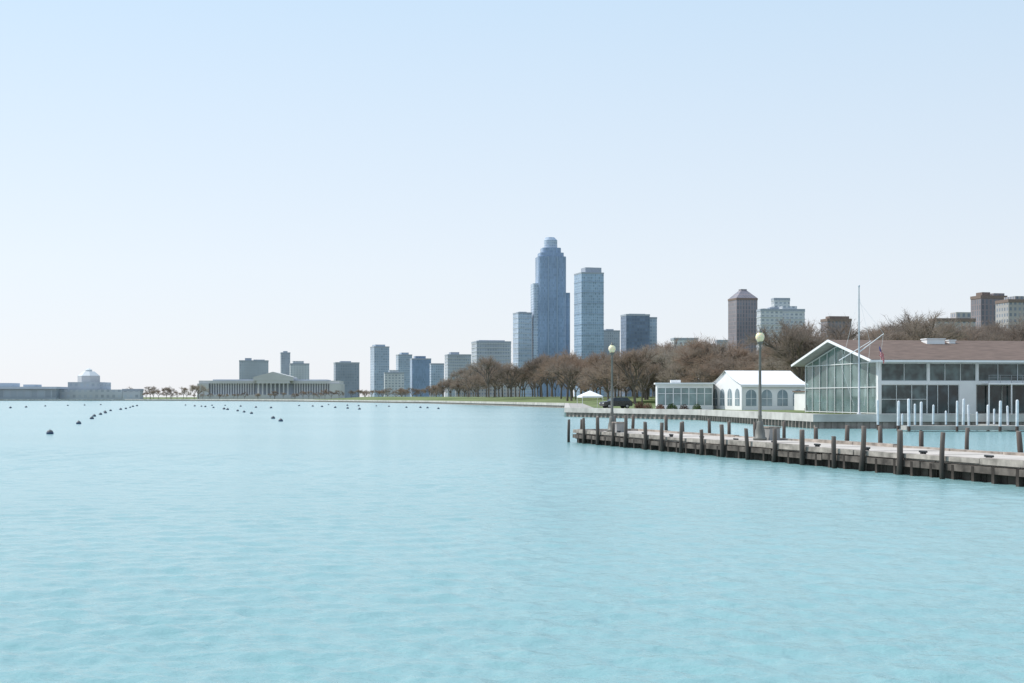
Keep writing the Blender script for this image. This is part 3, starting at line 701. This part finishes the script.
# ---------------- skyline ----------------
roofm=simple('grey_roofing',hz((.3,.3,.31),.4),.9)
broof=simple('brown_roofing',(.22,.17,.15),.9)
def bld(name,label,pxl,pxr,yt,d,mat,rot=15,k=.6,ph=None,cat='building',roofmat=None,bands=None,bmat=None,cham=0,steps=None):
    Wd=(pxr-pxl)/F*d; th=math.radians(rot); dd=k*Wd; s=abs(math.sin(th)); w_=Wd*(1-k*s)/math.cos(th)
    cx=(X(pxl,d)+X(pxr,d))/2
    t=thing(name,label,cat,(cx,d+dd/2,GZ),th)
    H=Z(yt,d)-GZ
    def rect(a,b2,c=0):
        if not c: return [(-a,-b2),(a,-b2),(a,b2),(-a,b2)]
        return [(-a+c,-b2),(a-c,-b2),(a,-b2+c),(a,b2-c),(a-c,b2),(-a+c,b2),(-a,b2-c),(-a,-b2+c)]
    c=cham*Wd
    rm=roofmat or roofm
    part(MB().prism(rect(w_/2,dd/2,c),0,H,0,1),'wall',t,[mat,rm])
    mb=MB(); p=.25; 
    for (x0,x1,y0,y1) in ((-w_/2-p,w_/2+p,-dd/2-p,-dd/2+.4),(-w_/2-p,w_/2+p,dd/2-.4,dd/2+p),(-w_/2-p,-w_/2+.4,-dd/2+.41,dd/2-.41),(w_/2-.4,w_/2+p,-dd/2+.41,dd/2-.41)):
        if not c: mb.box(x0,x1,y0,y1,H-.9,H+1.0)
    if mb.f: part(mb,'parapet',t,rm)
    if bands:
        mb=MB(); z=bands
        while z<H-1: 
            mb.prism(rect(w_/2+.35,dd/2+.35,c),z-.35,z+.35); z+=bands
        part(mb,'floor_slab',t,bmat)
    for (a,b2,y2) in (ph or []):
        xx0=((a-pxl)/(pxr-pxl)-.5)*w_; xx1=((b2-pxl)/(pxr-pxl)-.5)*w_; H2=Z(y2,d)-GZ
        part(MB().box(xx0,xx1,-dd*.3,dd*.3,H+.01,H2),'penthouse',t,rm)
    for (a,b2,y2) in (steps or []):
        xx0=((a-pxl)/(pxr-pxl)-.5)*w_; xx1=((b2-pxl)/(pxr-pxl)-.5)*w_; H2=Z(y2,d)-GZ
        part(MB().prism([(xx0,-dd*.42),(xx1,-dd*.42),(xx1,dd*.42),(xx0,dd*.42)],H+.01,H2,0,1),'upper_storey',t,[mat,rm])
    return t
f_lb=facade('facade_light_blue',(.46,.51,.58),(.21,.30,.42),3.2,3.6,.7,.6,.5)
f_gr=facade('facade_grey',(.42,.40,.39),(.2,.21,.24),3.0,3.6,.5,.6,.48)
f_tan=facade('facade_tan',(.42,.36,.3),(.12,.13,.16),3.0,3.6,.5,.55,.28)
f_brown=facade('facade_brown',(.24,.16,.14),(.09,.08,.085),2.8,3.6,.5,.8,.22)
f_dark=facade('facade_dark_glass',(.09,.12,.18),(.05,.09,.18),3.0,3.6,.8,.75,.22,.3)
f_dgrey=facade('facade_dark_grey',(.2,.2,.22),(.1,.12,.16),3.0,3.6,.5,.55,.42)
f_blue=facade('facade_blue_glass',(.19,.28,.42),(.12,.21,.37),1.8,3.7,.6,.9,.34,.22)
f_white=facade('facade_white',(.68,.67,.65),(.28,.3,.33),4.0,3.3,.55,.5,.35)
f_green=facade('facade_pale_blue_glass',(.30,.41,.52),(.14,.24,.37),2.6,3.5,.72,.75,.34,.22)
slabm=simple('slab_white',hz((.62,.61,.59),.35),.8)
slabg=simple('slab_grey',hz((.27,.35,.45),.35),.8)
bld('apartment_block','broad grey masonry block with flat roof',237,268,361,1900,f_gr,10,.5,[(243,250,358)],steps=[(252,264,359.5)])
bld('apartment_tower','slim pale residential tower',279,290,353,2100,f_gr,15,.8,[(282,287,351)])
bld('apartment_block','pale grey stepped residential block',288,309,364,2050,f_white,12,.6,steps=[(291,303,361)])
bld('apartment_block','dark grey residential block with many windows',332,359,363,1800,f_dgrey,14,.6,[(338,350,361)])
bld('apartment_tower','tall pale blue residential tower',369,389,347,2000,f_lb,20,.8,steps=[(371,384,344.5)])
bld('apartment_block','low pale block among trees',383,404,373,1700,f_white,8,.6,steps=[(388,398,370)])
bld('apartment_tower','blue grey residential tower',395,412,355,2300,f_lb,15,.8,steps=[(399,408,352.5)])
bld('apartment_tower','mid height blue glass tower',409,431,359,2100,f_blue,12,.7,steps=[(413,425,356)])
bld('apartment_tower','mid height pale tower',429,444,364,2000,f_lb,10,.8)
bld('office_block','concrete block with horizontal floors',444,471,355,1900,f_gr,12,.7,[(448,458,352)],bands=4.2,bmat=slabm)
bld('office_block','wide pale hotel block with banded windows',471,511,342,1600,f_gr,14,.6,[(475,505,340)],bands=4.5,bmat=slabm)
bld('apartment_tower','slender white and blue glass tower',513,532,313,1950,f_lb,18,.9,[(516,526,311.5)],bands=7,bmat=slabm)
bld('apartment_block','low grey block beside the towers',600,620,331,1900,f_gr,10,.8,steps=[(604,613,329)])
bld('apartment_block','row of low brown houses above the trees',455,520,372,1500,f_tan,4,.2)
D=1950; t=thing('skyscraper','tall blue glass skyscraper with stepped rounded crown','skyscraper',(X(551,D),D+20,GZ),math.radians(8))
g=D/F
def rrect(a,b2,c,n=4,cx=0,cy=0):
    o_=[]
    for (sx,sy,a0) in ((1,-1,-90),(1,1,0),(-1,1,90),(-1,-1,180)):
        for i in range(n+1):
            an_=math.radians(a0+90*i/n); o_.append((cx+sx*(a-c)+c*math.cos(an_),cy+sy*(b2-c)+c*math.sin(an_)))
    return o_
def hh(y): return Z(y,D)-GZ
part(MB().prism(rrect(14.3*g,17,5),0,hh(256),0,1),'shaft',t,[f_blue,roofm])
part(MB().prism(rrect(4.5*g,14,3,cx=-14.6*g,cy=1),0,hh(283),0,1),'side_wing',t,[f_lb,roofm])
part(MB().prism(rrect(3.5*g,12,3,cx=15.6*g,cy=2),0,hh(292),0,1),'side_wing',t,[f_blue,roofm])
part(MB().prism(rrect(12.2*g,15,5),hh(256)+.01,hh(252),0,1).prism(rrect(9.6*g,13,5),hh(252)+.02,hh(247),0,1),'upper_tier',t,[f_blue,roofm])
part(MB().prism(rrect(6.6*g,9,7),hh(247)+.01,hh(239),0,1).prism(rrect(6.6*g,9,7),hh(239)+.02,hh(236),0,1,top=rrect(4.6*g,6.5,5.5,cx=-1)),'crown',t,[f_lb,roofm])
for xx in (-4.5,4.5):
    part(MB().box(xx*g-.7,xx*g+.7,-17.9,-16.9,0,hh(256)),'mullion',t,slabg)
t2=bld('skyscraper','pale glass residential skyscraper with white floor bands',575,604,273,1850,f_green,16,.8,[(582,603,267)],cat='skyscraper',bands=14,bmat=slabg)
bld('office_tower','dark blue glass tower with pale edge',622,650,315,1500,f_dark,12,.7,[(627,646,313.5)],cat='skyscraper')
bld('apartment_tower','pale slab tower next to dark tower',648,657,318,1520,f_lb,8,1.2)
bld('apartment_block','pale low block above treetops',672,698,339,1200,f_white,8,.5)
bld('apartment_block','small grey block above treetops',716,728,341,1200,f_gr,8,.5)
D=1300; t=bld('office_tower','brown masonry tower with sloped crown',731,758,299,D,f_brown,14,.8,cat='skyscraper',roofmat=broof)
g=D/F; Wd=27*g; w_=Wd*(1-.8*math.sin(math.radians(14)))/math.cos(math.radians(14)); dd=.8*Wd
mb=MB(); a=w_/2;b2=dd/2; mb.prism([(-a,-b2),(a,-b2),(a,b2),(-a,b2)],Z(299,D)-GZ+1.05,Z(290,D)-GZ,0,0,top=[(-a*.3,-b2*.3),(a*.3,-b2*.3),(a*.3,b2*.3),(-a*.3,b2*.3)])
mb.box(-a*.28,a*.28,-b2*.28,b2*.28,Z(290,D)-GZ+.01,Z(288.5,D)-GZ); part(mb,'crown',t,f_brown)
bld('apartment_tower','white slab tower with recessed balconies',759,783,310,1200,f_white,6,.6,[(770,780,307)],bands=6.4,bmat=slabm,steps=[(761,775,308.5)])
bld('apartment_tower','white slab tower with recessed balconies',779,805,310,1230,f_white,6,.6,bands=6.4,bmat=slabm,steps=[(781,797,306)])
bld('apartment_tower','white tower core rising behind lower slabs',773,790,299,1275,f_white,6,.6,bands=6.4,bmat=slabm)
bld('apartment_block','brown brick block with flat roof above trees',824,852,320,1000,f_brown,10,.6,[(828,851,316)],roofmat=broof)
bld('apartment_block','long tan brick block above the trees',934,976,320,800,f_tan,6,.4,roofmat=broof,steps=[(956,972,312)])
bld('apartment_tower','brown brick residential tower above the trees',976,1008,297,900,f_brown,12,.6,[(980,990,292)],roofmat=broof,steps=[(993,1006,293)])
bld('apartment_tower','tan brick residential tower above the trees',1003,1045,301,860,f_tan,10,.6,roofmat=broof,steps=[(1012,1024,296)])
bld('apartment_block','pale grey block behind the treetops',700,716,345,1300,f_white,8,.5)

# ---------------- museum ----------------
D=1350; g=D/F
stone=simple('museum_stone',hz((.6,.56,.5),.3),.9,.08,.05); stone_shade=simple('museum_recess_shade',hz((.38,.36,.35),.5),.9,.1,.05); mroof=simple('museum_roof',hz((.45,.45,.45),.45),.8,.1,.05)  # wall behind the columns: recess shade put into a darker stone colour
mu=thing('museum','long neoclassical stone museum with columned portico','building',(X(268,D),D,GZ),math.radians(3))
def mx_(px): return (px-268)*g
H0=Z(381,D)-GZ; H1=Z(377,D)-GZ
mb=MB()
mb.box(mx_(200),mx_(338),6,60,0,H0-2.5); part(mb,'wall',mu,stone_shade)
mb=MB()
mb.box(mx_(198),mx_(340),-2,60.5,0,4.0)
mb.box(mx_(199),mx_(339),3,61,H0-2.4,H0+.4)
for a,b2 in ((198,209),(329,340)): mb.box(mx_(a),mx_(b2),0,60.8,4.01,H0-2.5)
part(mb,'podium',mu,stone)
mb=MB(); mb.box(mx_(212),mx_(326),8,58,H0+.41,H0+1.6); part(mb,'roof',mu,mroof)
mb=MB(); mb.box(mx_(254),mx_(293),-1,40,H0+.42,H1); mb.box(mx_(256),mx_(291),-4,-2.01,0,4); mb.box(mx_(257),mx_(290),-4,2.9,H0-2.4,H0+.2)
mb.face([(mx_(254),-4.3,H1+.01),(mx_(293),-4.3,H1+.01),(mx_(273.5),-4.3,H1+5)]); mb.face([(mx_(254),-4.3,H1+.01),(mx_(273.5),-4.3,H1+5),(mx_(273.5),40,H1+5),(mx_(254),40,H1+.01)]); mb.face([(mx_(293),-4.3,H1+.01),(mx_(293),40,H1+.01),(mx_(273.5),40,H1+5),(mx_(273.5),-4.3,H1+5)])
mb.box(mx_(254),mx_(293),-4.2,-1.01,H0+.22,H1)
part(mb,'portico',mu,stone)
ch_=H0-2.4-4.0
cme=MB().lathe([(.95,0),(.95,.4),(.8,.6),(.72,ch_-1),(.9,ch_-.5),(.9,ch_-.01)],10).mesh('column',[stone],True)
for i in range(8): link('column',cme,mu,(mx_(259)+i*(mx_(288)-mx_(259))/7,-3,4.005))
for a,b2 in ((211,253),(294,327)):
    n_=18 if a<250 else 14
    for i in range(n_): link('column',cme,mu,(mx_(a)+i*(mx_(b2)-mx_(a))/(n_-1),4.2,4.005))

D=1240; g=D/F
aq=thing('aquarium','low pale stone lakeside building with octagonal drum and dome','building',(X(82,D),D,GZ),math.radians(0))
def ax(px): return (px-82)*g
def ah(y): return Z(y,D)-GZ
f_aq=facade('facade_aquarium',(.5,.5,.47),(.34,.36,.36),5,5,.5,.5,.4)
part(MB().box(ax(60),ax(122),0,45,0,ah(389.5),0,1).box(ax(66),ax(98),5,40,ah(389.5)+.01,ah(382),0,1),'main_block',aq,[f_aq,roofm])
def octo(r,cx,cy): return [(cx+r*math.cos(math.radians(22.5+45*i)),cy+r*math.sin(math.radians(22.5+45*i))) for i in range(8)]
part(MB().prism(octo(11*g,0,20),ah(382)+.01,ah(375.5)),'drum',aq,stone)
r0=11*g
part(MB().prism(octo(r0,0,20),ah(375.5)+.01,ah(371),top=octo(r0*.5,0,20)).prism(octo(r0*.3,0,20),ah(371)+.01,ah(369.5)).prism(octo(r0*.34,0,20),ah(369.5)+.01,ah(367.8),top=octo(r0*.05,0,20)),'dome',aq,simple('aq_roof',hz((.66,.67,.64),.25),.7,.08,.1))
aq2=thing('oceanarium_wing','long low glazed wing at the water edge','building',(X(20,D),D-10,GZ),0)
part(MB().box(X(-60,D)-X(20,D),X(60,D)-X(20,D)-.1,0,40,0,ah(389)),'wall',aq2,facade('facade_wing',(.3,.32,.32),(.2,.23,.23),6,9,.8,.7,.42))
part(MB().box(X(-62,D)-X(20,D),X(61,D)-X(20,D)-.1,-2,41,ah(389)+.01,ah(386.8)).box(X(-20,D)-X(20,D),X(12,D)-X(20,D),8,30,ah(386.8)+.01,ah(383)).box(X(24,D)-X(20,D),X(36,D)-X(20,D),8,25,ah(386.8)+.01,ah(384.5)),'roof',aq2,simple('wing_roof',hz((.46,.48,.48),.45),.8,.1,.05))
bld('terrace_building','low stone terrace building by the water',122,140,390,1230,f_aq,2,.8)
print('trees',TC[0])
